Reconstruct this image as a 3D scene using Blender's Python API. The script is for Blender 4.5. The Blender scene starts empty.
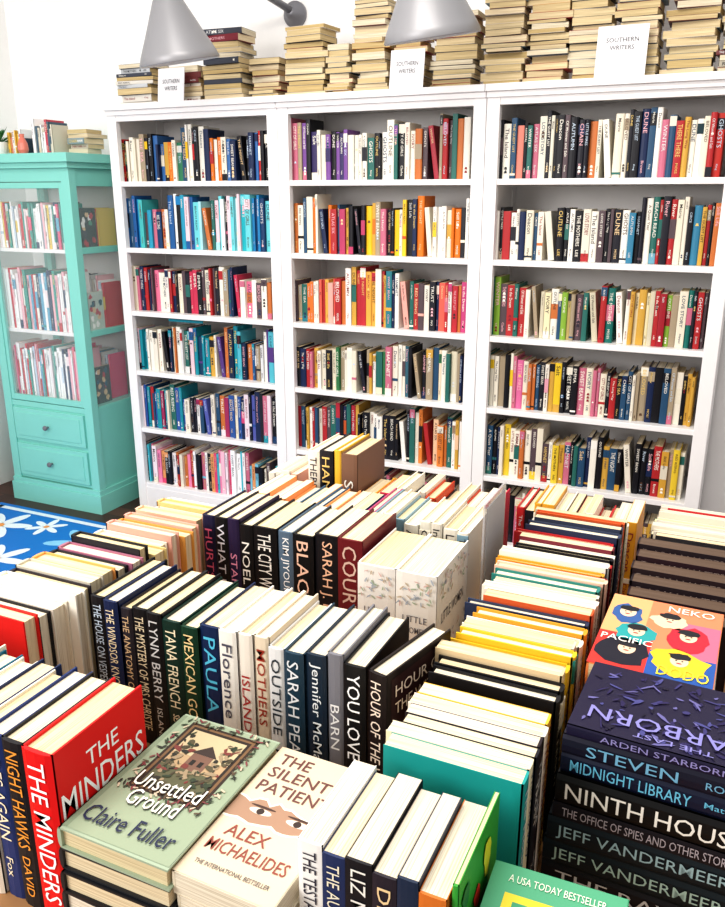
import bpy, math, random
from mathutils import Matrix, Vector
R=random.Random(7)
sc=bpy.context.scene
sc.view_settings.view_transform='Standard'
try: sc.view_settings.look='Medium High Contrast'
except Exception: sc.view_settings.look='None'
sc.view_settings.exposure=0.0

def lin(c):
    c=c/255.0
    return c/12.92 if c<=0.04045 else ((c+0.055)/1.055)**2.4
def hx(s):
    return (lin(int(s[0:2],16)),lin(int(s[2:4],16)),lin(int(s[4:6],16)),1.0)
# ---------------- materials
def newmat(name):
    m=bpy.data.materials.new(name); m.use_nodes=True
    return m,m.node_tree,m.node_tree.nodes['Principled BSDF']
def plain(name,col,rough=0.5,metal=0.0,**k):
    m,nt,b=newmat(name)
    n=nt.nodes.new('ShaderNodeTexNoise'); n.inputs['Scale'].default_value=k.get('ns',12)
    tc=nt.nodes.new('ShaderNodeTexCoord'); nt.links.new(tc.outputs['Object'],n.inputs['Vector'])
    mx=nt.nodes.new('ShaderNodeMixRGB'); mx.blend_type='MULTIPLY'
    mx.inputs[1].default_value=hx(col)
    r=nt.nodes.new('ShaderNodeValToRGB'); r.color_ramp.elements[0].color=(.94,.94,.94,1); r.color_ramp.elements[1].color=(1,1,1,1)
    nt.links.new(n.outputs['Fac'],r.inputs['Fac']); nt.links.new(r.outputs['Color'],mx.inputs[2]); mx.inputs[0].default_value=1
    nt.links.new(mx.outputs[0],b.inputs['Base Color'])
    b.inputs['Roughness'].default_value=rough; b.inputs['Metallic'].default_value=metal
    return m
def covermat():
    m,nt,b=newmat('book_cover')
    a=nt.nodes.new('ShaderNodeAttribute'); a.attribute_name='Col'
    nt.links.new(a.outputs['Color'],b.inputs['Base Color'])
    b.inputs['Roughness'].default_value=.45
    b.inputs['Specular IOR Level'].default_value=.35
    return m
def pagemat():
    m,nt,b=newmat('book_pages')
    a=nt.nodes.new('ShaderNodeAttribute'); a.attribute_name='Col'
    uv=nt.nodes.new('ShaderNodeUVMap'); uv.uv_map='UVMap'
    mp=nt.nodes.new('ShaderNodeMapping'); mp.inputs['Scale'].default_value=(900,6,1)
    n=nt.nodes.new('ShaderNodeTexNoise'); n.inputs['Scale'].default_value=1; n.inputs['Detail'].default_value=2
    r=nt.nodes.new('ShaderNodeValToRGB'); r.color_ramp.elements[0].color=(.62,.57,.5,1); r.color_ramp.elements[0].position=.3
    r.color_ramp.elements[1].color=(1,1,1,1); r.color_ramp.elements[1].position=.65
    mx=nt.nodes.new('ShaderNodeMixRGB'); mx.blend_type='MULTIPLY'; mx.inputs[0].default_value=1
    nt.links.new(uv.outputs[0],mp.inputs[0]); nt.links.new(mp.outputs[0],n.inputs['Vector'])
    nt.links.new(n.outputs['Fac'],r.inputs['Fac']); nt.links.new(a.outputs['Color'],mx.inputs[1]); nt.links.new(r.outputs['Color'],mx.inputs[2])
    nt.links.new(mx.outputs[0],b.inputs['Base Color']); b.inputs['Roughness'].default_value=.85
    return m
COVER=covermat(); PAGES=pagemat()
WHITE=plain('white_paint','f8f6f6',.4)
WALL=plain('wall_paint','fdfcfb',.8)
TEAL=plain('teal_paint','8ad6ca',.35)
METAL=plain('lamp_metal','98989c',.4,.2)
DARKM=plain('dark_metal','86868c',.4,.4)
CARD=plain('card_white','f0f0f0',.7)
WOODT=plain('table_wood','b98a5c',.5,ns=6)
def glassmat(name,col,alpha):
    m,nt,b=newmat(name); b.inputs['Base Color'].default_value=hx(col); b.inputs['Alpha'].default_value=alpha
    b.inputs['Roughness'].default_value=.08
    return m
GLASS=glassmat('cabinet_glass','e8f6f4',.10)
ACRYL=glassmat('acrylic','c8c8cc',.55)
# ---------------- mesh builder
class MB:
    def __init__(s): s.v=[];s.f=[];s.c=[];s.m=[];s.uv=[]
    def quadface(s,pts,col,mat=0,uv=None):
        i=len(s.v); s.v.extend(pts); s.f.append(tuple(range(i,i+len(pts)))); s.c.append(col); s.m.append(mat)
        s.uv.append(uv or [(0,0)]*len(pts))
    def box(s,M,a,b,col=(1,1,1,1),mat=0):
        x0,y0,z0=a;x1,y1,z1=b
        P=[(x0,y0,z0),(x1,y0,z0),(x1,y1,z0),(x0,y1,z0),(x0,y0,z1),(x1,y0,z1),(x1,y1,z1),(x0,y1,z1)]
        i=len(s.v); s.v.extend([tuple(M@Vector(p)) for p in P] if M is not None else P)
        for q in ((0,3,2,1),(4,5,6,7),(0,1,5,4),(1,2,6,5),(2,3,7,6),(3,0,4,7)):
            s.f.append(tuple(i+k for k in q)); s.c.append(col); s.m.append(mat)
            s.uv.append([(P[k][0],P[k][1]+P[k][2]) for k in q])
    def raw(s,M,vs,fs,col,mat=0):
        i=len(s.v); s.v.extend([tuple(M@Vector(p)) for p in vs])
        for q in fs:
            s.f.append(tuple(i+k for k in q)); s.c.append(col); s.m.append(mat); s.uv.append([(0,0)]*len(q))
    def obj(s,name,mats,bevel=0,parent=None):
        me=bpy.data.meshes.new(name); me.from_pydata(s.v,[],s.f)
        for m in mats: me.materials.append(m)
        me.polygons.foreach_set('material_index',s.m)
        ca=me.color_attributes.new('Col','FLOAT_COLOR','CORNER')
        fl=[];ul=[]
        for f,c,u in zip(s.f,s.c,s.uv):
            for k in range(len(f)): fl.extend(c); ul.extend(u[k])
        ca.data.foreach_set('color',fl)
        uv=me.uv_layers.new(name='UVMap'); uv.data.foreach_set('uv',ul)
        me.update()
        o=bpy.data.objects.new(name,me); sc.collection.objects.link(o)
        if bevel:
            b=o.modifiers.new('bev','BEVEL'); b.width=bevel; b.segments=2; b.limit_method='ANGLE'
        if parent: o.parent=parent
        return o
I4=Matrix.Identity(4)
def T(x,y,z): return Matrix.Translation((x,y,z))
def RZ(d): return Matrix.Rotation(math.radians(d),4,'Z')
def basis(x,y,z):
    return Matrix(((x[0],y[0],z[0],0),(x[1],y[1],z[1],0),(x[2],y[2],z[2],0),(0,0,0,1)))
# ---------------- text
_tc={}
def txt(s):
    if s in _tc: return _tc[s]
    cu=bpy.data.curves.new('t','FONT'); cu.body=s; cu.resolution_u=2; cu.offset=0.002
    o=bpy.data.objects.new('t',cu); sc.collection.objects.link(o)
    bpy.context.view_layer.update()
    dg=bpy.context.evaluated_depsgraph_get()
    me=bpy.data.meshes.new_from_object(o.evaluated_get(dg))
    vs=[tuple(v.co) for v in me.vertices]; fs=[tuple(p.vertices) for p in me.polygons]
    bpy.data.objects.remove(o); bpy.data.curves.remove(cu); bpy.data.meshes.remove(me)
    xs=[v[0] for v in vs]; ys=[v[1] for v in vs]
    x0,x1,y0,y1=min(xs),max(xs),min(ys),max(ys)
    vs=[((x-x0)/(x1-x0),(y-y0)/(y1-y0),0) for x,y,z in vs]
    _tc[s]=(vs,fs,(x1-x0)/(y1-y0)); return _tc[s]
def put(mb,M,s,x0,y0,L,H,col,maxstretch=1.6,center=True):
    """text in the XY plane of M inside box x0,y0,L,H"""
    vs,fs,asp=txt(s)
    w=L;h=H
    if w/h>asp*maxstretch: w=h*asp*maxstretch
    if w/h<asp*.45: h=w/(asp*.45)
    xo=x0+((L-w)/2 if center else 0); yo=y0+(H-h)/2
    mb.raw(M@T(xo,yo,0)@Matrix.Diagonal((w,h,1,1)),vs,fs,col,0)
WORDS="THE GUEST LIST|LITTLE FIRES|NORMAL|CIRCE|THE MOTHERS|OUTLINE|BELOVED|ATLAS SIX|HAMNET|DUNE|RED RISING|THE NIGHT|SWEET BEAN|EMMA|CITY OF GIRLS|TRUST|THE SEA|WINTER|LOVE STORY|BEACH READ|GHOSTS|CHAIN|THERE THERE|IVORY|AUTUMN|The Island|A Quiet Year|Still Life|Salt|Of Women and Salt|The Long Way|River|The Hours|Matrix|In the Dream|Deacon".split('|')
AUTH="Smith|NG|Brown|MOSS|Harper|King|LEE|Clarke|Ward|MANTEL".split('|')
def lum(c): return .3*c[0]+.6*c[1]+.1*c[2]
PG=[hx(x) for x in ('f2e6c8','eeddba','f4ebd6','e8d8b0','efe6d4')]
LT=[hx(x) for x in ('fbf6ea','f4f0e4','e8c878','f0d0a0','c8d8e8','f0b8c0','e0e0e0','fbf6ea')]
DT=[hx(x) for x in ('20202a','302838','8a2030','1c3c60','5a4030','20202a')]
def book(mb,M,w,h,t,col,hard=True,title=None,author=None,tc=None,text=True,band=None,pg=None,small=False):
    if isinstance(col,str): col=hx(col)
    if isinstance(tc,str): tc=hx(tc)
    c=.0026 if hard else .0009
    ins=.004 if hard else .0004
    pg=pg or R.choice(PG)
    mb.box(M,(0,.002,0),(c,w,h),col); mb.box(M,(t-c,.002,0),(t,w,h),col)
    r=.0035 if hard else .001
    prof=[(0,.002),(t*.18,.002-r*.75),(t*.5,.002-r),(t*.82,.002-r*.75),(t,.002)]
    inn=[(t,.0045),(0,.0045)]
    n=len(prof)
    vs=[(x,y,0) for x,y in prof+inn]+[(x,y,h) for x,y in prof+inn]; k=n+2
    fs=[(i,(i+1)%k,(i+1)%k+k,i+k) for i in range(k)]+[tuple(range(k-1,-1,-1)),tuple(range(k,2*k))]
    mb.raw(M,vs,fs,col)
    mb.box(M,(c,.0045,ins),(t-c,w-ins*1.1-.0005,h-ins),pg,1)
    if band:
        if isinstance(band,str): band=hx(band)
        z0,z1=R.choice(((0,.16),(.74,.92),(.82,.98),(.3,.36),(.05,.09),(.4,.7)))
        mb.box(M,(0.0003,.0016-r,h*z0+.001),(t-.0003,.004,h*z1),band)
    if text:
        S=M@T(0,.0012-r,0)@basis((0,0,-1),(1,0,0),(0,-1,0))
        tcol=tc or (R.choice(LT) if lum(col)<.35 else R.choice(DT))
        if small and R.random()<.35:   # little colophon / printed motif
            mc=R.choice(LT+DT); z=h*R.choice((.06,.1,.3,.66))
            for q in range(R.choice((1,2,3))):
                zz=z+q*t*.5
                mb.raw(M@T(0,.0011-r,0),[(t*.28,0,zz),(t*.72,0,zz),(t*.62,0,zz+t*.34),(t*.38,0,zz+t*.34)],[(0,1,2,3)],mc)
        if title is None:
            title=R.choice(WORDS); author=R.choice(AUTH)
            if small:
                k=R.random()
                if k<.2: return
                L=h*R.uniform(.35,.62); H=t*R.uniform(.32,.58)
                put(mb,S,title,-h*R.uniform(.9,.95),(t-H)/2,L,H,tcol,1.3,center=False)
                if k<.7: put(mb,S,author,-h*.25,t*.34,h*.18,t*.32,tcol,1.3)
                return
        frac=.60 if author else .86
        put(mb,S,title,-h*.95,t*.22,h*frac-.005,t*.56,tcol,1.5)
        if author: put(mb,S,author,-h*.32,t*.32,h*.25,t*.36,tcol,1.3)
def cover_M(M,t,e=.0006):
    return M@T(t+e,0,0)@basis((0,1,0),(0,0,1),(1,0,0))
def rect(mb,C,x0,y0,x1,y1,col,e=0):
    if isinstance(col,str): col=hx(col)
    mb.raw(C@T(0,0,e),[(x0,y0,0),(x1,y0,0),(x1,y1,0),(x0,y1,0)],[(0,1,2,3)],col)
def blob(mb,C,cx,cy,rx,ry,col,e=0,n=18,wob=0.0,rot=0):
    if isinstance(col,str): col=hx(col)
    vs=[]
    for i in range(n):
        a=2*math.pi*i/n; k=1+wob*(R.random()-.5)*2
        x=math.cos(a)*rx*k;y=math.sin(a)*ry*k
        vs.append((cx+x*math.cos(rot)-y*math.sin(rot),cy+x*math.sin(rot)+y*math.cos(rot),0))
    mb.raw(C@T(0,0,e),vs,[tuple(range(n))],col)
LYF=basis((0,0,1),(0,1,0),(-1,0,0))
LYP=basis((0,0,1),(1,0,0),(0,1,0))
# ---------------- rows
def row_specs(mb,x_right,y,z,specs,w=.155,h=.235,yj=.004,hard=True):
    x=x_right-sum(s[1] for s in specs)-.0008*len(specs)
    for s in specs:
        col,t=s[0],s[1]; title=s[2] if len(s)>2 else None; au=s[3] if len(s)>3 else None; tc=s[4] if len(s)>4 else None
        hh=h+R.uniform(-.006,.006); ww=w+R.uniform(-.005,.005)
        book(mb,T(x,y+R.uniform(-yj,yj),z),ww,hh,t,col,hard,title,au,tc)
        x+=t+.0008
    return x
def row_pal(mb,x0,x1,y,z,pal,w=.14,h=.21,hv=.02,hard=None,tmin=.016,tmax=.034,yj=.004,small=False):
    x=x0
    while True:
        t=R.uniform(tmin,tmax)
        if x+t>x1: break
        hd=(R.random()<.5) if hard is None else hard
        col=hx(R.choice(pal)); hh=h+R.uniform(-hv,hv)
        book(mb,T(x,y+R.uniform(-yj,yj),z),w+R.uniform(-.012,.006),hh,t,col,hd,band=(R.choice(pal) if R.random()<.4 else None),small=small)
        x+=t+.0007
    return x
def col_pal(mb,y0,y1,xspine,z,pal,face=+1,w=.15,h=.22,hv=.012,hard=None,tmin=.018,tmax=.036,xj=.006,first=None):
    y=y0;i=0
    while True:
        t=R.uniform(tmin,tmax)
        if y+t>y1: break
        hd=(R.random()<.5) if hard is None else hard
        c=first[i] if first and i<len(first) else R.choice(pal)
        xs=xspine+R.uniform(-xj,xj)
        M=T(xs,y,z)@RZ(90) if face>0 else T(xs,y+t,z)@RZ(-90)
        book(mb,M,w+R.uniform(-.012,.008),h+R.uniform(-hv,hv),t,c,hd,band=(R.choice(pal) if R.random()<.3 else None))
        y+=t+.001;i+=1
BM=[COVER,PAGES]
# ================= ROOM =================
def simplebox(name,a,b,mat,bevel=0):
    mb=MB(); mb.box(None,a,b); return mb.obj(name,[mat],bevel)
m,nt,b=newmat('wood_floor')
tc=nt.nodes.new('ShaderNodeTexCoord'); br=nt.nodes.new('ShaderNodeTexBrick')
br.inputs['Scale'].default_value=1; br.inputs['Brick Width'].default_value=1.2; br.inputs['Row Height'].default_value=.11; br.inputs['Mortar Size'].default_value=.003
br.inputs['Color1'].default_value=hx('5e3a2e'); br.inputs['Color2'].default_value=hx('42271f'); br.inputs['Mortar'].default_value=hx('24150f')
nt.links.new(tc.outputs['Object'],br.inputs['Vector']); nt.links.new(br.outputs['Color'],b.inputs['Base Color']); b.inputs['Roughness'].default_value=.4
FLOOR=m
simplebox('floor',(-3.75,-1.2,-.05),(1.8,3.62,0),FLOOR)
simplebox('wall_back',(-3.85,3.62,-.05),(1.8,3.72,3.2),WALL)
simplebox('wall_left',(-3.85,-1.2,-.05),(-3.75,3.62,3.2),WALL)
simplebox('baseboard_left',(-3.75,-1.2,0),(-3.735,2.2,.12),WHITE,.002)
simplebox('baseboard_back',(-.05,3.605,0),(1.8,3.62,.12),WHITE,.002)
mb=MB(); mb.box(None,(-3.745,2.2,.03),(-3.68,3.0,.36)); mb.box(None,(-3.745,2.18,.36),(-3.665,3.02,.375))
for i in range(4): mb.box(None,(-3.682,2.22,.07+i*.07),(-3.674,2.98,.075+i*.07))
mb.obj('baseboard_heater',[plain('heater_paint','dfe2e6',.4)],.002)
# rug
mb=MB()
mb.box(None,(-3.5,1.6,0.0),(-1.9,2.96,.010),hx('1478cc'))
C=T(0,0,.0106)
def leaf(x,y,r,a,c,e=0): blob(mb,C,x+math.cos(a)*r*.6,y+math.sin(a)*r*.6,r*.55,r*.2,c,e,n=12,rot=a)
for (x,y,r) in ((-3.25,2.72,.15),(-2.95,2.42,.14),(-3.02,2.8,.09),(-2.72,2.72,.16),(-2.4,2.4,.14),(-3.3,2.3,.14),(-2.65,2.12,.15),(-2.2,2.7,.14),(-3.0,2.1,.1),(-3.38,2.5,.08)):
    rr=R.random(); c=R.choice(['eef6fb','eef6fb','8ed0f5'])
    for k in range(6): leaf(x,y,r,rr+k*math.pi/3,c)
    blob(mb,C,x,y,r*.16,r*.16,'f0a050',.0004)
rect(mb,C,-3.5,2.90,-1.9,2.93,'e8f2fa',.0006); rect(mb,C,-3.47,1.62,-3.44,2.93,'e8f2fa',.0006)
mb.obj('patterned_rug',[COVER])
# ================= BOOKCASES =================
XB=[-2.775,-1.875,-.975,-.075]
SH=[1.64,1.34,1.04,.745,.45,.155]
YF=3.21
for i in range(3):
    x0,x1=XB[i]+.001,XB[i+1]-.001
    mb=MB(); B=lambda a,b: mb.box(None,a,b)
    for (a,c) in ((x0,x0+.05),(x1-.05,x1)):
        B((a,YF,0),(c,YF+.03,1.93))
    for (a,c) in ((x0+.006,x0+.026),(x1-.026,x1-.006)):
        B((a,YF+.03,0),(c,3.60,1.93))
        B((a-.004,3.53,0),(c+.004,3.60,1.93))
    B((x0+.02,3.585,0.05),(x1-.02,3.60,1.93))
    B((x0+.02,YF+.004,1.90),(x1-.02,YF+.028,1.93))
    B((x0+.02,YF+.004,0),(x1-.02,YF+.028,.133))
    for z in SH: B((x0+.026,YF+.006,z-.022),(x1-.026,3.585,z))
    B((x0,YF-.012,1.925),(x1,3.605,1.945)); B((x0,YF-.03,1.945),(x1,3.61,1.97))
    mb.obj('white_bookcase',[WHITE],.002)
GEN=['14141c','e8e0cc','f4eede','b02c30','1c1c28','ece4d4','2a5070','d0a448','f6f2ea','1a2a50','c87088','2c6c64','14141c','c8743c','a89880','f0ece0','5a4a50']
pals=[
 [['14141c','f0c020','c8282c','e8e0cc','e07820','3a6ca8','1a1a22','f4eede','2f7c5a','c8282c','2890a8'],
  ['18b0bc','e9f4f4','1e80b8','70d0d8','f0f0ec','1c5c98','a8dce4','103c68','ecd0d8','2898b8','f4f4f0','48b8b8']*3,
  ['ece4dc','c83858','22222c','e87898','f8f4f0','1a2a50','c02830','ecb8c4'],
  ['205c90','1890a0','102848','e0e0e0','5a3c80','104060','58b8c8','e4c8d0','1890a0','14202c']*2,
  ['1e4068','1a2030','d04878','5860a8','e8d8e0','2090a0','24242e','30589c','a0305c','e8e4e0']*2,
  ['f08ab0','ffffff','f4c0d0','48b8c8','e04c78','f4e4ea','e8a068','80c8e0','ffffff','f6f0f0']*2],
 [['101018','ece8dc','1c1c28','3a3060','14141c','7c5098','e0dcd0','a83040'],
  ['f0c020','14141c','e07820','ece4d0','d05820','1a1a22','f4c830','b84068','202028']*2,
  ['b82c38','e86858','e07830','b02030','ecaca0','e8e0d4','c84880','e8ac4c','2c7c88']*2,
  ['14141c','a03030','e0d8c0','3a6878','ecdcc0','703020','18181f','38784c'],
  ['e0843c','ecc4a0','14141c','e0d8c8','c05a2c','1a1a22','b83040'],
  ['f0e8dc','d04070','14141c','3080a0','f4d060']],
 [['1a1a24','12343c','e0dccc','14141c','e08878','c0342c','2a5070'],
  ['101018','1c2434','e0dccc','3a80a0','14141c','a83860','6ca4b8'],
  ['88b040','d0c8b0','b02c30','ece0b8','d85070','bca86c','1c7068','a02030','e0b8a0']*2,
  ['101018','ece4d8','e8c430','dc70a0','2880a0','e0a0b0','14141c'],
  ['14141c','e8c83c','e0d8c4','1c1c28','b02c30','d0a040','14141c'],
  ['f0e8dc','1c1c28','c04040','3080a0','e8e0cc']]]
for i in range(3):
    mb=MB()
    for r,z in enumerate(SH):
        xa=XB[i]+.03; xb=XB[i+1]-.035-R.choice((0,.01,.03,.02))
        y=YF+.035+R.uniform(0,.02)
        pal=pals[i][r]+GEN
        x=xa
        while x<xb-.03:
            x2=min(xb,x+R.uniform(.06,.22)); hb=R.choice((.17,.185,.195,.205,.215,.228,.238))
            xe=row_pal(mb,x,x2,y,z+.0005,pal,w=.135,h=hb,hv=.012,tmin=.011,tmax=.030,yj=.010,small=True)
            x=xe
            if R.random()<.28 and x<xb-.09:
                t=R.uniform(.014,.024); hh=R.uniform(.175,.2); a=math.radians(R.uniform(5,9))
                xo=x+hh*math.sin(a)+.001
                book(mb,T(xo,y,z+.0006)@Matrix.Rotation(-a,4,'Y'),.13,hh,t,R.choice(pal),False,small=True)
                x=xo+t*math.cos(a)+.002
        if i==0 and r==3:
            book(mb,T(xa+.4,y,z+.2505)@LYF,.13,.2,.012,'1890a0',False,text=False)
    mb.obj('shelved_books',BM)
# ================= PILES ON TOP =================
def pile(name,cx,cy,z,n_h,rot,pal,w=.13,h=.2,spine='away',tmin=.012,tmax=.028,jit=8,xj=.01):
    mb=MB(); zz=z+.0005
    while zz<z+n_h:
        t=R.uniform(tmin,tmax)
        a=rot+R.uniform(-jit,jit)+(180 if (spine=='away' or (spine=='mix' and R.random()<.6)) else 0)
        ww=w+R.uniform(-.02,.01);hh=h+R.uniform(-.03,.01)
        M=T(cx+R.uniform(-xj,xj),cy+R.uniform(-xj,xj),zz)@RZ(a)@LYF@T(0,-ww/2,-hh/2)
        book(mb,M,ww,hh,t,R.choice(pal),False,pg=hx(R.choice(['e2d0a8','d8c498','ead9b8','dccaa4','cdb684','e6dcc4'])),small=True)
        zz+=t+.0006
    return mb.obj(name,BM)
pm=['d8d0c0','303038','a84040','e0d8cc','204060','c08848','ece4d8','587080','181820','a8a090','303038','6a3030']
pd=['404450','c0c4c8','303038','5a6470','d8d4cc','802c38','e8e4dc']
zt=1.97
for (cx,hh,w,h,sp,pp) in ((-2.66,.17,.14,.2,'mix',pd),(-2.39,.13,.13,.18,'mix',pm),(-2.18,.27,.14,.2,'mix',pd),(-1.99,.16,.12,.14,'away',pm),
    (-1.78,.26,.13,.19,'away',pm),(-1.625,.17,.12,.11,'away',pm),(-1.485,.33,.12,.15,'away',pm),(-1.325,.2,.12,.13,'away',pm),(-1.14,.26,.13,.18,'away',pm),
    (-.945,.31,.13,.16,'away',pm),(-.785,.40,.13,.15,'away',pm),(-.63,.42,.13,.145,'away',pm),(-.465,.42,.13,.15,'away',pm),(-.285,.40,.13,.17,'away',pm),(-.13,.33,.13,.13,'mix',pm)):
    pile('paperback_pile',cx,3.35+R.uniform(-.01,.02),zt,hh,0,pp,w=w,h=h,spine=sp,jit=5)
for (x,z,w,h) in ((-2.42,1.972,.14,.14),(-1.305,1.985,.14,.13),(-.507,2.02,.17,.12)):
    mb=MB(); M=T(x,3.225,z)@Matrix.Rotation(math.radians(-8),4,'X')
    zb=1.9705-z
    mb.box(M,(-w/2,-.0015,zb),(w/2,.0015,h),hx('e6e6ea'))
    C=M@T(-w/2,-.0022,0)@basis((1,0,0),(0,0,1),(0,-1,0))
    put(mb,C,'SOUTHERN',w*.18,h*.55,w*.64,h*.12,hx('303038')); put(mb,C,'WRITERS',w*.26,h*.34,w*.48,h*.12,hx('303038'))
    mb.obj('sign_card',[COVER])
# ================= LAMPS =================
def tube(mb,pts,r,n=10):
    rings=[]
    for i,p in enumerate(pts):
        p=Vector(p); d=(Vector(pts[min(i+1,len(pts)-1)])-Vector(pts[max(i-1,0)])).normalized()
        q=d.to_track_quat('Z','Y').to_matrix()
        rings.append([tuple(p+q@Vector((math.cos(2*math.pi*k/n)*r,math.sin(2*math.pi*k/n)*r,0))) for k in range(n)])
    vs=[v for r_ in rings for v in r_]
    fs=[(i*n+k,i*n+(k+1)%n,(i+1)*n+(k+1)%n,(i+1)*n+k) for i in range(len(rings)-1) for k in range(n)]
    fs+=[tuple(range(n))[::-1],tuple(range((len(rings)-1)*n,len(rings)*n))]
    mb.raw(I4,vs,fs,(1,1,1,1),1)
def lathe(mb,M,prof,n=40,mat=0):
    vs=[(math.cos(2*math.pi*k/n)*r,math.sin(2*math.pi*k/n)*r,z) for r,z in prof for k in range(n)]
    fs=[(i*n+k,i*n+(k+1)%n,(i+1)*n+(k+1)%n,(i+1)*n+k) for i in range(len(prof)-1) for k in range(n)]
    mb.raw(M,vs,fs,(1,1,1,1),mat)
def lamp(x,y,z,mx,s):
    mb=MB()
    M=T(x,y,z)@Matrix.Rotation(math.radians(10),4,'X')@Matrix.Rotation(math.radians(-4),4,'Y')@Matrix.Scale(s,4)
    lathe(mb,M,[(.142,0),(.145,.004),(.135,.03),(.095,.11),(.052,.2),(.04,.22),(.035,.27),(.0,.275)])
    lathe(mb,M,[(.142,0),(.132,.03),(.092,.11),(.049,.195),(.0,.2)],mat=2)
    lathe(mb,M@T(0,0,.08),[(0,-.03),(.02,-.025),(.032,0),(.025,.04),(.015,.08),(0.012,.12)],20,2)
    tube(mb,[(x,y-.04,z+.27*s),(x,y-.02,z+.36),(x+.01,y+.03,z+.42),(x+.02,y+.1,z+.43),((x+mx)/2,(y+3.58)/2,z+.36),(mx,3.57,2.36)],.016)
    lathe(mb,T(mx,3.618,2.35)@Matrix.Rotation(math.radians(90),4,'X'),[(.0,0),(.055,0),(.055,.015),(.03,.03),(.02,.06),(0,.062)],24,1)
    o=mb.obj('wall_lamp',[METAL,DARKM,CARD])
    for p in o.data.polygons: p.use_smooth=True
lamp(-2.12,2.9,2.072,-2.0,1.08); lamp(-1.08,2.9,2.085,-.97,1.14)
# ================= TEAL CABINET =================
CX0,CX1,CY0,CY1=-3.50,-2.905,3.07,3.50
mb=MB(); B=lambda a,b,m=0: mb.box(None,a,b,(1,1,1,1),m)
for (a,c) in ((CX0,CX0+.05),(CX1-.05,CX1)):
    B((a,CY0,0.126),(c,CY0+.045,1.70)); B((a,CY1-.045,0.126),(c,CY1,1.70))
B((CX0-.01,CY0-.012,0),(CX1+.01,CY1+.002,.10)); B((CX0-.004,CY0-.006,.10),(CX1+.004,CY1+.001,.126))
B((CX0+.01,CY0+.004,.528),(CX1-.01,CY1-.004,.556))
for z in (.93,1.33): B((CX0+.031,CY0+.03,z-.018),(CX1-.031,CY1-.016,z),2)
B((CX0+.05,CY1-.015,.126),(CX1-.05,CY1-.003,1.7),2)
B((CX0+.05,CY0+.002,1.64),(CX1-.05,CY1-.018,1.70)); B((CX0-.015,CY0-.02,1.70),(CX1+.015,CY1,1.725)); B((CX0-.035,CY0-.04,1.725),(CX1+.035,CY1+.002,1.765))
for (a,c) in ((CX0+.008,CX0+.03),(CX1-.03,CX1-.008)):
    B((a,CY0+.045,.126),(c,CY1-.045,.55)); B((a,CY0+.045,1.62),(c,CY1-.045,1.70))
    for z in (.93,1.33): B((a,CY0+.045,z-.02),(c,CY1-.045,z+.01))
    B(((a+c)/2-.002,CY0+.045,.55),((a+c)/2+.002,CY1-.045,1.62),1)
B((CX0+.05,CY0+.008,.13),(CX1-.05,CY0+.02,.527))
for z0,z1 in ((.15,.325),(.35,.52)):
    B((CX0+.06,CY0-.006,z0),(CX1-.06,CY0+.012,z1)); B((CX0+.085,CY0-.010,z0+.022),(CX1-.085,CY0-.004,z1-.022))
    lathe(mb,T((CX0+CX1)/2,CY0-.01,(z0+z1)/2)@Matrix.Rotation(math.radians(90),4,'X'),[(0.005,0),(.006,.012),(.014,.02),(.012,.028),(0,.03)],16,3)
B((CX0+.051,CY0+.004,.56),(CX0+.072,CY0+.022,1.637));B((CX1-.072,CY0+.004,.56),(CX1-.051,CY0+.022,1.637))
B((CX0+.072,CY0+.004,.56),(CX1-.072,CY0+.022,.59));B((CX0+.072,CY0+.004,1.61),(CX1-.072,CY0+.022,1.637))
B((CX0+.072,CY0+.010,.59),(CX1-.072,CY0+.013,1.61),1)
cab=mb.obj('display_cabinet',[TEAL,GLASS,WHITE,DARKM],.002)
mb=MB()
pc=['f6e6ea','ffffff','e85080','f4f0e8','d02840','60a8c8','f4b8c4','fafafa','c8d8e8','e8c860','2a3a60','ffffff','c8283c','30988c','f4f4f4']
for z,h in ((.5565,.28),(.9305,.285),(1.3305,.20)):
    row_pal(mb,CX0+.055,CX1-.10,CY0+.04,z,pc,w=.16,h=h,hv=.02,tmin=.008,tmax=.02,small=True)
    M=T(CX1-.065,CY0+.10,z); col=R.choice(['3a5058','e8a0b0','c8d8d0']); book(mb,M,.11,.19,.012,col,False,text=False); C=cover_M(M,.012)
    for k in range(14): blob(mb,C,R.uniform(.015,.095),R.uniform(.02,.17),.012,.014,R.choice(['ffffff','e8c8a0','2a6a80','505868','c85060','60a890']),.0002+.0001*k,n=9,wob=.35)
    row_pal(mb,CX1-.30,CX1-.06,CY0+.24,z,pc,w=.13,h=h*.85,hv=.02,tmin=.010,tmax=.02,small=True)
mb.obj('cabinet_books',BM)
mb=MB()
zc=1.7655
row_pal(mb,-3.34,-3.24,3.15,zc,['e8e4dc','304050','d87060','f0f0f0','a0b8b0','80a080','e0b040'],w=.12,h=.10,hv=.03,tmin=.008,tmax=.018,small=True)
row_pal(mb,-3.19,-3.06,3.16,zc,['f0f0f0','506878','d8d0c0','c85060','ffffff'],w=.12,h=.14,hv=.03,tmin=.008,tmax=.018,small=True)
mb.obj('cabinet_top_books',BM)
pile('cabinet_top_pile',-2.97,3.28,zc,.10,0,['e8e4dc','c8c0b0','f0f0f0','8a9aa0'],w=.12,h=.12,spine='mix')
mb=MB()
lathe(mb,T(-3.42,3.17,zc),[(0,0),(.035,0),(.045,.03),(.05,.06),(.04,.06),(.0,.05)],20,0)
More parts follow.
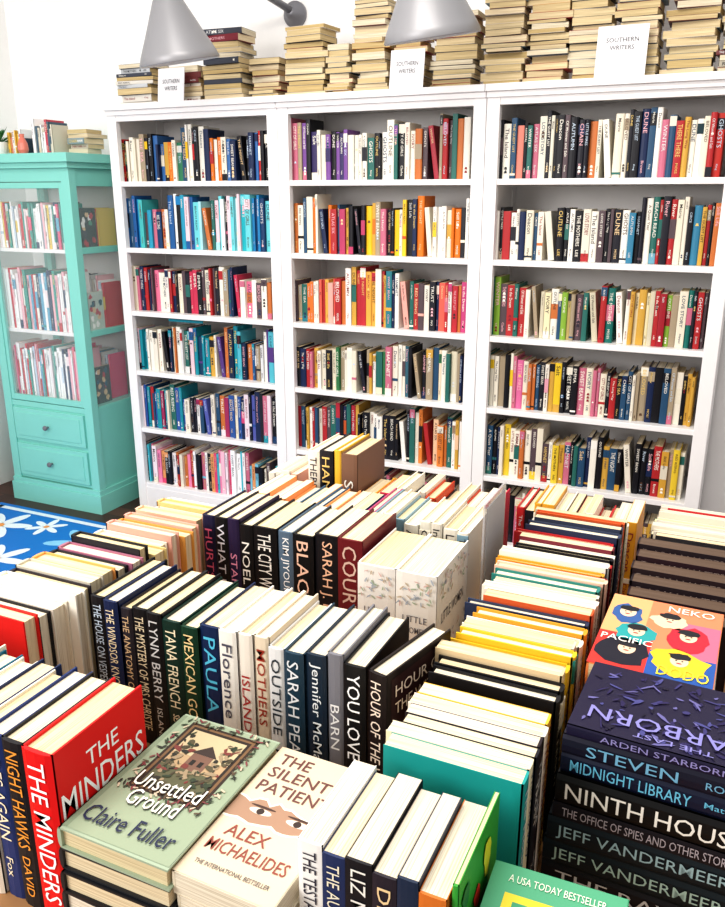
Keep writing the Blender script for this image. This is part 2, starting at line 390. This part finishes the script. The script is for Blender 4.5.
for i in range(34):
    a=R.random()*6.28;e=R.uniform(.3,1.3);L=R.uniform(.05,.11)
    d=Vector((math.cos(a)*math.cos(e),math.sin(a)*math.cos(e),math.sin(e))); s=Vector((-math.sin(a),math.cos(a),0))*.014
    p=Vector((-3.42,3.17,zc+.05)); mid=p+d*L*.55; tip=p+d*L-Vector((0,0,.01))
    mb.quadface([tuple(p),tuple(mid+s),tuple(tip),tuple(mid-s)],(1,1,1,1),1)
mb.obj('potted_plant',[WHITE,plain('leaf_green','3c8048',.5)])
mb=MB()
lathe(mb,T(-3.215,3.12,zc),[(0,0),(.018,0),(.026,.02),(.022,.05),(.010,.075),(.012,.09),(.0,.085)],20,0)
mb.obj('small_vase',[plain('vase_coral','e08070',.3)])
# ================= TABLES =================
ZT=.745
def table(x0,x1,y0,y1):
    mb=MB(); mb.box(None,(x0,y0,ZT-.035),(x1,y1,ZT-.0005))
    mb.box(None,(x0+.05,y0+.05,ZT-.12),(x1-.05,y0+.07,ZT-.035)); mb.box(None,(x0+.05,y1-.07,ZT-.12),(x1-.05,y1-.05,ZT-.035))
    mb.box(None,(x0+.05,y0+.05,ZT-.12),(x0+.07,y1-.05,ZT-.035)); mb.box(None,(x1-.07,y0+.05,ZT-.12),(x1-.05,y1-.05,ZT-.035))
    for a in (x0+.04,x1-.10):
        for b_ in (y0+.04,y1-.10): mb.box(None,(a,b_,0),(a+.06,b_+.06,ZT-.035))
    mb.obj('display_table',[WOODT],.003)
table(-1.12,.36,.46,1.225); table(-1.10,.36,1.23,1.86)
# ---- row 1
mb=MB()
sp=[('e8e0cc',.03),('1c1c28',.03),('c8b898',.03),('1c2430',.028),('f0ece0',.03,'WINTER','Moss'),('e8e0cc',.028),('14607a',.034,'PALE RIDER','COLE'),('f0ece0',.03,'WINTER','Moss'),('1d2b52',.034,'HOME RIDES AGAIN','PAWLEY','f08040'),
    ('ece4d2',.026,'AGATHA CHRISTIE',None,'20306a'),('22356b',.030,'RIDES AGAIN','Fox','f4e8c8'),('1c1a1e',.034,'NIGHT HAWKS','DAVID','f0a040')]
row_specs(mb,-.689,.566,ZT,sp,w=.15,h=.235)
t=.045; M=T(-.689,.562,ZT); book(mb,M,.157,.24,t,'e01416',True,'THE MINDERS',None,'ffffff')
C=cover_M(M,t)
put(mb,C,'THE',.052,.190,.055,.022,hx('ffffff')); put(mb,C,'MINDERS',.008,.147,.142,.034,hx('ffffff'))
put(mb,C,'Some secrets are worth dying for',.02,.10,.12,.010,hx('ffe0d0'))
mb.obj('hardcover_book_row',BM)
# row 2
mb=MB()
sp=[('16161c',.028,'THE HOUSE ON VESPER','KERR'),('16264e',.028,'THE WINDSOR KNOT','BENNETT','f4e4c0'),('2c2830',.022,'THE ANATOMY OF','GHOSTS','d8b890'),
('121217',.030,'THE MYSTERY OF MRS CHRISTIE',None,'e0d0b0'),('141418',.028,'LYNN BERRY','ISLAND','d0d0d0'),('0b3028',.034,'TANA FRENCH','SEARCHER','f4e8c8'),('0f3a28',.030,'MEXICAN GOTHIC',None,'f4d8a0'),
('122850',.036,'PAULA','HAWKINS','5ac0e0'),('f2eee6',.030,'Florence','Adler','505060'),('ece4d8',.024,'ISLAND',None,'b03030'),('e4d4bc',.024,'MOTHERS','Brit','a03828'),
('dfe0e0',.026,'OUTSIDE','MOSS','303840'),('1f3c4e',.032,'SARAH PEARSE',None,'e4e8ec'),('1a2c3e',.032,'Jennifer McMahon',None,'e8eef0'),('7c7c84',.024,'BARN',None,'f0f0f0'),('0f0f13',.034,'YOU LOVE','KEPNES','ffffff'),]
row_specs(mb,-.402,.880,ZT,sp,w=.155,h=.238)
M=T(-.399,.880,ZT)@RZ(-13); t=.030
book(mb,M,.160,.235,t,'1c1214',True,'HOUR OF THE WITCH',None,'f0e0d0'); C=cover_M(M,t)
rect(mb,C,.012,.01,.15,.225,'30161a',.0001)
for k in range(30): blob(mb,C,R.uniform(.025,.135),R.uniform(.03,.15),R.uniform(.004,.012),R.uniform(.006,.022),R.choice(['801820','50242a','a88068','2c1c20','601018']),.0002+k*.00003,wob=.4,rot=R.random()*3)
put(mb,C@T(0,0,.0013),'HOUR OF',.02,.195,.12,.018,hx('f0e0d0')); put(mb,C@T(0,0,.0013),'THE WITCH',.02,.168,.12,.018,hx('f0e0d0'))
mb.obj('hardcover_book_row',BM)
# row 3
mb=MB()
sp=[('202040',.030,'HURTS','Li','e87090'),('141418',.030,'WHAT IS','Noor','e0e0e8'),('2c2044',.026,'STARS',None,'f0a0c0'),('121216',.030,'NOEL','NOIR','f4f0e8'),
('101014',.052,'THE CITY WE BECAME',None,'f4f0e8'),('5c7084',.032,'KIM JIYOUNG','1982','ffffff'),('0e0e12',.044,'BLACK','SUN','f4c8b0'),('16141a',.048,'SARAH J. MAAS',None,'f0c0a0'),('6c1820',.050,'COURT','MAAS','d8b8a8')]
row_specs(mb,-.575,1.245,ZT,sp,w=.16,h=.24)
x=-.567
for c,t in (('efece6',.072),('eeebe4',.075)):
    M=T(x,1.205,ZT); book(mb,M,.175,.222,t,c,True,text=False)
    S=M@T(0,-.0025,0)@basis((1,0,0),(0,0,1),(0,-1,0)); C=cover_M(M,t)
    for k in range(60): blob(mb,S,R.uniform(.006,t-.006),R.choice((R.uniform(.01,.08),R.uniform(.16,.215))),.0015,.005,R.choice(['d8b8b0','a8b8a0','c8b8a0','b0b8c0']),.00005*k+.0002,n=7,wob=.4,rot=R.random()*3)
    put(mb,S,'LITTLE',t*.2,.130,t*.6,.012,hx('707078')); put(mb,S,'WOMEN',t*.2,.108,t*.6,.012,hx('707078'))
    for k in range(110): blob(mb,C,R.uniform(.01,.165),R.choice((R.uniform(.01,.09),R.uniform(.17,.215))),.002,.006,R.choice(['d8b8b0','a8b8a0','c8b8a0','b0b8c0','d8c8c8']),.00003*k+.0002,n=7,wob=.4,rot=R.random()*3)
    put(mb,C,'LITTLE WOMEN',.03,.12,.12,.02,hx('606068'))
    x+=t+.001
mb.obj('hardcover_book_row',BM)
# columns left
mixp=['e8e0d0','b84838','e0a050','2a2a34','f4f0e4','a86a80','60809c','e8d090','1c2430','8a3040','e0a898','5a8070','1c1c24']
mb=MB(); col_pal(mb,.785,1.225,-1.075,ZT,mixp,-1,w=.165,h=.235,hard=True,first=['d81e1c','18181e','e8e0d0','f4f0e4','2a2430','c8c0b0','f0a860','20202a'],tmin=.022,tmax=.034); mb.obj('hardcover_book_column',BM)
mb=MB(); col_pal(mb,1.245,1.36,-1.09,ZT,['f4f0e8','f6e8d8','e8b0a0','f0c080'],-1,w=.15,h=.215,first=['f4c8a8','d02830','e8e0d0'],tmin=.018,tmax=.03); mb.obj('paperback_book_column',BM)
# row 4 / 5
mb=MB(); row_pal(mb,-.94,-.665,1.43,ZT,['f0e8d8','d02830','e8e0d0','20202a','f4a060','f0f0ea','3a6080'],w=.145,h=.215,hv=.008,tmin=.018,tmax=.03); mb.obj('paperback_book_row',BM)
mb=MB(); row_pal(mb,-.65,-.43,1.42,ZT,['f0e8d8','e8e0d0','c05080','f4f0e0','80a0b0','f0f0ea'],w=.155,h=.225,hv=.008,hard=True); mb.obj('hardcover_book_row',BM)
mb=MB()
row_pal(mb,-.98,-.88,1.59,ZT,['f0e8d8','e8b0a0','e8e0d0','f4f0e4'],w=.15,h=.22,hv=.008)
row_specs(mb,-.755,1.605,ZT,[('f2ead8',.03),('1a1a22',.034),('e8b83c',.018),('7a5a48',.04)],w=.16,h=.28)
mb.obj('hardcover_book_row',BM)
mb=MB(); row_pal(mb,-.75,-.42,1.60,ZT,['d84820','e8a030','f0e8d8','1c1c28','c83050','e8e0d0'],w=.14,h=.20); mb.obj('paperback_book_row',BM)
mb=MB(); mb.box(None,(-.388,1.36,ZT),(-.384,1.50,1.05),(1,1,1,1),0); mb.box(None,(-.41,1.36,ZT),(-.365,1.50,ZT+.004),(1,1,1,1),0)
mb.box(None,(-.3840,1.37,ZT+.01),(-.3825,1.49,1.04),(1,1,1,1),1)
mb.obj('acrylic_sign_holder',[ACRYL,plain('grey_card','a9abb0',.6)])
# ---- face-up stacks
def lie_stack(mb,cx,cy,rot,specs,w,h,base,z=ZT,dxs=None):
    zz=z+.0003; last=None
    for i,s in enumerate(specs):
        t=s[1]; a=rot+R.uniform(-1.2,1.2); dx=dxs[i] if dxs else 0
        M=T(cx+dx+R.uniform(-.003,.003),cy+R.uniform(-.003,.003),zz)@RZ(a)@base@T(0,-w/2,-h/2)
        book(mb,M,w,h,t,s[0],s[2] if len(s)>2 else True,s[3] if len(s)>3 else None,s[4] if len(s)>4 else None,s[5] if len(s)>5 else None)
        zz+=t+.0006; last=(M,t)
    return last
mb=MB()
M,t=lie_stack(mb,-.565,.675,0,[('1c1e26',.03),('26282c',.03),('1c1e24',.03),('26282c',.03),('a3b39b',.029)],.155,.238,LYP)
C=cover_M(M,t); w,h=.155,.238
rect(mb,C,.004,.004,w-.001,h-.004,'98a68c'); rect(mb,C,.004,.004,.011,h-.004,'829078',.0001)
rect(mb,C,.026,.088,.132,.226,'33241b',.0002); rect(mb,C,.030,.092,.128,.222,'7a5c3e',.0003); rect(mb,C,.034,.096,.124,.218,'2c2019',.0004); rect(mb,C,.038,.102,.120,.213,'b89c78',.0005)
rect(mb,C,.038,.165,.120,.213,'c8b692',.00055); rect(mb,C,.038,.102,.120,.140,'5c5c42',.0006)
rect(mb,C,.066,.14,.096,.172,'7b5b4c',.0007); mb.raw(C@T(0,0,.0008),[(.062,.172,0),(.1,.172,0),(.081,.192,0)],[(0,1,2)],hx('3d2f2a'))
rect(mb,C,.072,.15,.078,.16,'241c18',.00085); rect(mb,C,.084,.15,.09,.16,'241c18',.00085)
for k in range(120):
    if R.random()<.5: bx,by=R.uniform(.040,.118),R.uniform(.104,.148)
    else: bx,by=R.choice((R.uniform(.040,.06),R.uniform(.1,.118))),R.uniform(.14,.205)
    blob(mb,C,bx,by,R.uniform(.001,.004),R.uniform(.002,.008),R.choice(['2c2a22','4a4230','7a3a34','34402c','57503a','a08c70']),.0009+k*.000004,n=7,wob=.4,rot=R.random()*3)
for k in range(110):
    s=R.random(); bx,by=((R.uniform(.016,.142),R.choice((.086,.228))) if s<.6 else (R.choice((.022,.136)),R.uniform(.09,.225)))
    blob(mb,C,bx+R.uniform(-.005,.005),by+R.uniform(-.005,.005),.005,.0015,R.choice(['33402c','5a4a38','7d3b40','2a2a24','c8b8a0']),.0014+k*.000003,n=6,wob=.3,rot=R.random()*3)
C2=C@T(0,0,.0020)
put(mb,C2@T(.001,-.001,-.0002),'Unsettled',.030,.092,.096,.026,hx('20242c')); put(mb,C2,'Unsettled',.030,.092,.096,.026,hx('fdf8ea'))
put(mb,C2@T(.001,-.001,-.0002),'Ground',.042,.062,.072,.026,hx('20242c')); put(mb,C2,'Ground',.042,.062,.072,.026,hx('fdf8ea'))
put(mb,C2,'Claire Fuller',.014,.020,.126,.026,hx('222c48'))
mb.obj('hardcover_book_stack',BM)
mb=MB()
M,t=lie_stack(mb,-.420,.680,-1.5,[('d8ccb4',.028,False),('e4dac4',.028,False),('d8ccb4',.028,False),('e4dac4',.028,False),('e8dcc4',.030,False)],.128,.232,LYP)
C=cover_M(M,t); w,h=.128,.232
rect(mb,C,.001,.001,w-.001,h-.001,'e0ccb2')
top=[(.001+.126*i/14,.128+R.uniform(-.006,.008)) for i in range(15)]; bot=[(.127-.126*i/14,.098+R.uniform(-.006,.006)) for i in range(15)]
P=[(x,y,0) for x,y in top+bot]; P2=[(x,y+(.0035 if i<15 else -.0035),0) for i,(x,y,_) in enumerate(P)]
mb.raw(C@T(0,0,.0002),P2,[tuple(range(30))],hx('f6eedc')); mb.raw(C@T(0,0,.0003),P,[tuple(range(30))],hx('a8856e'))
for ex in (.04,.09):
    blob(mb,C,ex,.116,.015,.005,'e8dccc',.0004); blob(mb,C,ex,.116,.005,.005,'3a2c28',.0005); blob(mb,C,ex,.1235,.017,.0018,'4a342c',.0006)
C2=C@T(0,0,.0008)
for s_,y_,L in (('THE',.200,.045),('SILENT',.174,.085),('PATIENT',.147,.098)): put(mb,C2,s_,.012,y_,L,.019,hx('6c4440'),center=False)
put(mb,C2,'ALEX',.02,.068,.055,.018,hx('90483c'),center=False); put(mb,C2,'MICHAELIDES',.012,.042,.104,.018,hx('90483c'),center=False)
put(mb,C2,'THE INTERNATIONAL BESTSELLER',.015,.020,.095,.006,hx('44464c'))
mb.obj('paperback_book_stack',BM)
# front paperbacks
mb=MB()
sp=[('f4f2ee',.028,'THE TESTAMENT','OF US','303040'),('24345e',.026,'THE AUSTEN SOCIETY',None,'f0e8d0'),('16161e',.030,'LIZ MOORE','RIVER','f4f0e8'),('2a2430',.026,'DESIREE','COOPER','f0d0a0'),('1d2e48',.022,'ANXIOUS',None,'f0d0a0'),('d8762c',.028,'TINY GODS','Mosley','3a1a10')]
row_specs(mb,-.188,.600,ZT,sp,w=.138,h=.205,hard=False)
M=T(-.186,.605,ZT); book(mb,M,.145,.213,.006,'3ca03c',False,text=False); C=cover_M(M,.006)
for k in range(12): blob(mb,C,R.uniform(.02,.12),R.uniform(.03,.19),.012,.015,R.choice(['e8e040','1c7038','f0f0d0','e04030']),.0002+k*.0001,n=9,wob=.3)
mb.obj('paperback_book_row',BM)
# column E
mb=MB()
ep=['f4c8b0','f0e8d8','c02c30','e8c840','1c1c26','f4f0e4','2a8078','d86030','d0c8a8','303c58','e2a8b4','7a2838','e0a030','101018']
col_pal(mb,.775,.93,-.158,ZT,ep,+1,w=.180,h=.212,hv=.003,xj=.003,first=['1ea09c','e8e0c0','1c1c24','2a2028','f0e8dc','f4c040'],tmin=.018,tmax=.028)
col_pal(mb,.935,1.15,-.158,ZT,ep,+1,w=.178,h=.225,hv=.007,xj=.003,first=['16161c','141418','e0c8a0','e8c030','e8c030','d8d0b8'],tmin=.018,tmax=.028)
mb.obj('paperback_book_column',BM)
mb=MB(); col_pal(mb,1.155,1.45,-.160,ZT,ep,+1,w=.185,h=.222,hv=.007,tmin=.014,tmax=.026); mb.obj('paperback_book_column',BM)
mb=MB(); col_pal(mb,1.455,1.63,-.165,ZT,ep,+1,w=.18,h=.225,hv=.012,tmin=.014,tmax=.026); mb.obj('paperback_book_column',BM)
mb=MB(); col_pal(mb,1.50,1.80,.035,ZT,['f0e8d8','f4f0e4','2a8078','c02c30','1c1c26','e8e0d0'],+1,w=.15,h=.195,hv=.012,tmin=.014,tmax=.024); mb.obj('paperback_book_column',BM)
mb=MB(); row_pal(mb,-.40,-.14,1.66,ZT,['f0e8d8','c02c30','f4f0e4','1c1c26','e0a030'],w=.14,h=.19,tmin=.014,tmax=.026); mb.obj('paperback_book_row',BM)
# ---- right stacks
mb=MB()
specs=[('1c1c22',.030,True,'THE RAVEN',None),('12222a',.036,True,'JEFF VANDERMEER',None,'b8d8d0'),('101f28',.036,True,'JEFF VANDERMEER',None,'a8c8d0'),('181620',.022,False,'THE OFFICE OF SPIES AND OTHER STORIES',None,'b8b0b8'),
('0a0a0e',.040,True,'NINTH HOUSE',None,'f6f2ea'),('101834',.028,True,'MIDNIGHT LIBRARY','Matt Haig','70c0e0'),('14142a',.026,True,'STEVEN','ROWLEY','78b0d0'),('1e1838',.014,False,'ARDEN STARBORN',None,'9890c8')]
M,t=lie_stack(mb,-.020,.944,-2,specs,.158,.238,LYF,dxs=[-.006,-.006,-.005,-.003,0,.004,.004,.006])
C=cover_M(M,t); w,h=.158,.238
for k in range(140): blob(mb,C,R.uniform(.012,w-.012),R.uniform(.012,h-.012),R.uniform(.002,.012),R.uniform(.001,.003),R.choice(['2c2458','3c3870','181230','4c4c88','282050','6c68a0']),.0002+k*.000006,n=8,wob=.4,rot=R.random()*3)
CC=C@T(w,0,.0014)@RZ(90)
put(mb,CC,'STARBORN',.02,.105,.2,.026,hx('8c88c8')); put(mb,CC,'THE LAST',.07,.138,.1,.009,hx('8c88c8'))
mb.obj('hardcover_book_stack',BM)
mb=MB()
M,t=lie_stack(mb,-.055,1.138,0,[('c02030',.03,False),('e8e0d0',.03,False),('20202a',.034,False),('e8e0d0',.03,False),('c83030',.034,False),('e8e4da',.036,False),('f08c50',.034,False)],.162,.225,LYP)
C=cover_M(M,t); w,h=.162,.225
rect(mb,C,.001,.001,w-.001,h-.001,'ee8a62'); rect(mb,C,.001,.001,.075,.10,'d83a34',.0001); rect(mb,C,.075,.001,w-.001,.07,'2a5aa8',.00012); rect(mb,C,.001,.10,.06,.224,'f0b07a',.0001); rect(mb,C,.11,.07,w-.001,.17,'e0708c',.0001)
for (x,y,rx,ry,c) in ((.04,.05,.034,.04,'1c1c2c'),(.115,.05,.038,.036,'f4c430'),(.05,.11,.03,.03,'2aa0a0'),(.12,.12,.03,.036,'c8283c'),(.03,.165,.022,.03,'38609c'),(.09,.165,.026,.022,'f4d0b0')):
    blob(mb,C,x,y,rx,ry,c,.0003,wob=.15)
for (x,y) in ((.045,.06),(.115,.055),(.05,.115),(.12,.128),(.09,.17),(.03,.17)):
    blob(mb,C,x,y,.012,.016,'f6d4b4',.0005); blob(mb,C,x,y+.012,.015,.009,'1c1c24',.0007,wob=.15); blob(mb,C,x-.004,y,.0015,.0015,'1c1c24',.0009,n=8); blob(mb,C,x+.004,y,.0015,.0015,'1c1c24',.0009,n=8); blob(mb,C,x,y-.007,.004,.0015,'c02030',.0009,n=8)
C2=C@T(0,0,.0012)
put(mb,C2,'NEKO',.085,.196,.065,.018,hx('fff8f0')); put(mb,C2,'PACIFIC',.006,.075,.07,.016,hx('fff8f0')); put(mb,C2,'DODO',.09,.008,.065,.026,hx('f8e040'))
mb.obj('paperback_book_stack',BM)
# dark paperbacks standing behind, stepped in height
mb=MB()
y=1.262
for k in range(6):
    t=.034; hh=.205+.008*k
    M=T(-.125+R.uniform(-.004,.004),y+t,ZT)@RZ(-90); col=['2a1c20','2c1820','241a20'][k%3]
    book(mb,M,.165,hh,t,col,False,'DARK WATER','Hale','c8a090',pg=hx('6a5648')); C=cover_M(M,t)
    put(mb,C,'DARK WATER',.012,hh-.020,.14,.012,hx('d8c0b0')); put(mb,C,'A NOVEL OF THE SEA',.03,hh-.034,.1,.007,hx('c05050'))
    y+=t+.002
mb.obj('dark_paperback_column',BM)
mb=MB()
M,t=lie_stack(mb,-.103,.622,2,[('2a2028',.03,False),('e8e0d0',.03,False),('c8a060',.03,False),('20303a',.03,False),('3ba072',.026,False)],.14,.21,LYP)
C=cover_M(M,t); w,h=.14,.21
rect(mb,C,.001,.001,w-.001,h-.001,'5cae86'); rect(mb,C,.02,.10,.12,.17,'f4d840',.0003); rect(mb,C,.03,.11,.11,.16,'48a078',.0005)
put(mb,C@T(0,0,.001),'A USA TODAY BESTSELLER',.02,.185,.1,.010,hx('f8f8e8')); put(mb,C@T(0,0,.001),'BIG SKY',.02,.12,.1,.03,hx('f4e060'))
mb.obj('paperback_book_stack',BM)
mb=MB(); lie_stack(mb,.22,.95,2,[(R.choice(mixp),.03,True) for _ in range(6)],.155,.235,LYP); mb.obj('hardcover_book_stack',BM)
mb=MB(); lie_stack(mb,.22,1.2,-2,[(R.choice(mixp),.03,True) for _ in range(5)],.155,.235,LYP); mb.obj('hardcover_book_stack',BM)
# ================= LIGHT =================
w=bpy.data.worlds.new('World'); sc.world=w; w.use_nodes=True
w.node_tree.nodes['Background'].inputs[0].default_value=(1,.97,.94,1); w.node_tree.nodes['Background'].inputs[1].default_value=.64
def area(name,loc,target,size,sy,e,col):
    l=bpy.data.lights.new(name,'AREA'); l.shape='RECTANGLE'; l.size=size;l.size_y=sy;l.energy=e;l.color=col
    o=bpy.data.objects.new(name,l); sc.collection.objects.link(o); o.location=loc
    o.rotation_euler=(Vector(target)-Vector(loc)).to_track_quat('-Z','Y').to_euler(); return o
area('ceiling_light',(-1.0,1.3,3.1),(-1.0,1.5,0),1.6,.9,54,(1,.95,.88))
area('window_light',(-2.4,-1.1,2.3),(-1.4,2.8,1.0),2.0,1.5,80,(1,.97,.94))
# ================= CAMERA =================
cam=bpy.data.cameras.new('camera'); co=bpy.data.objects.new('camera',cam); sc.collection.objects.link(co)
co.location=(0,0,1.585); co.rotation_euler=(math.radians(90-17.4),0,math.radians(24.8))
cam.lens=828/907*36; cam.sensor_width=36; cam.clip_start=.02
sc.camera=co
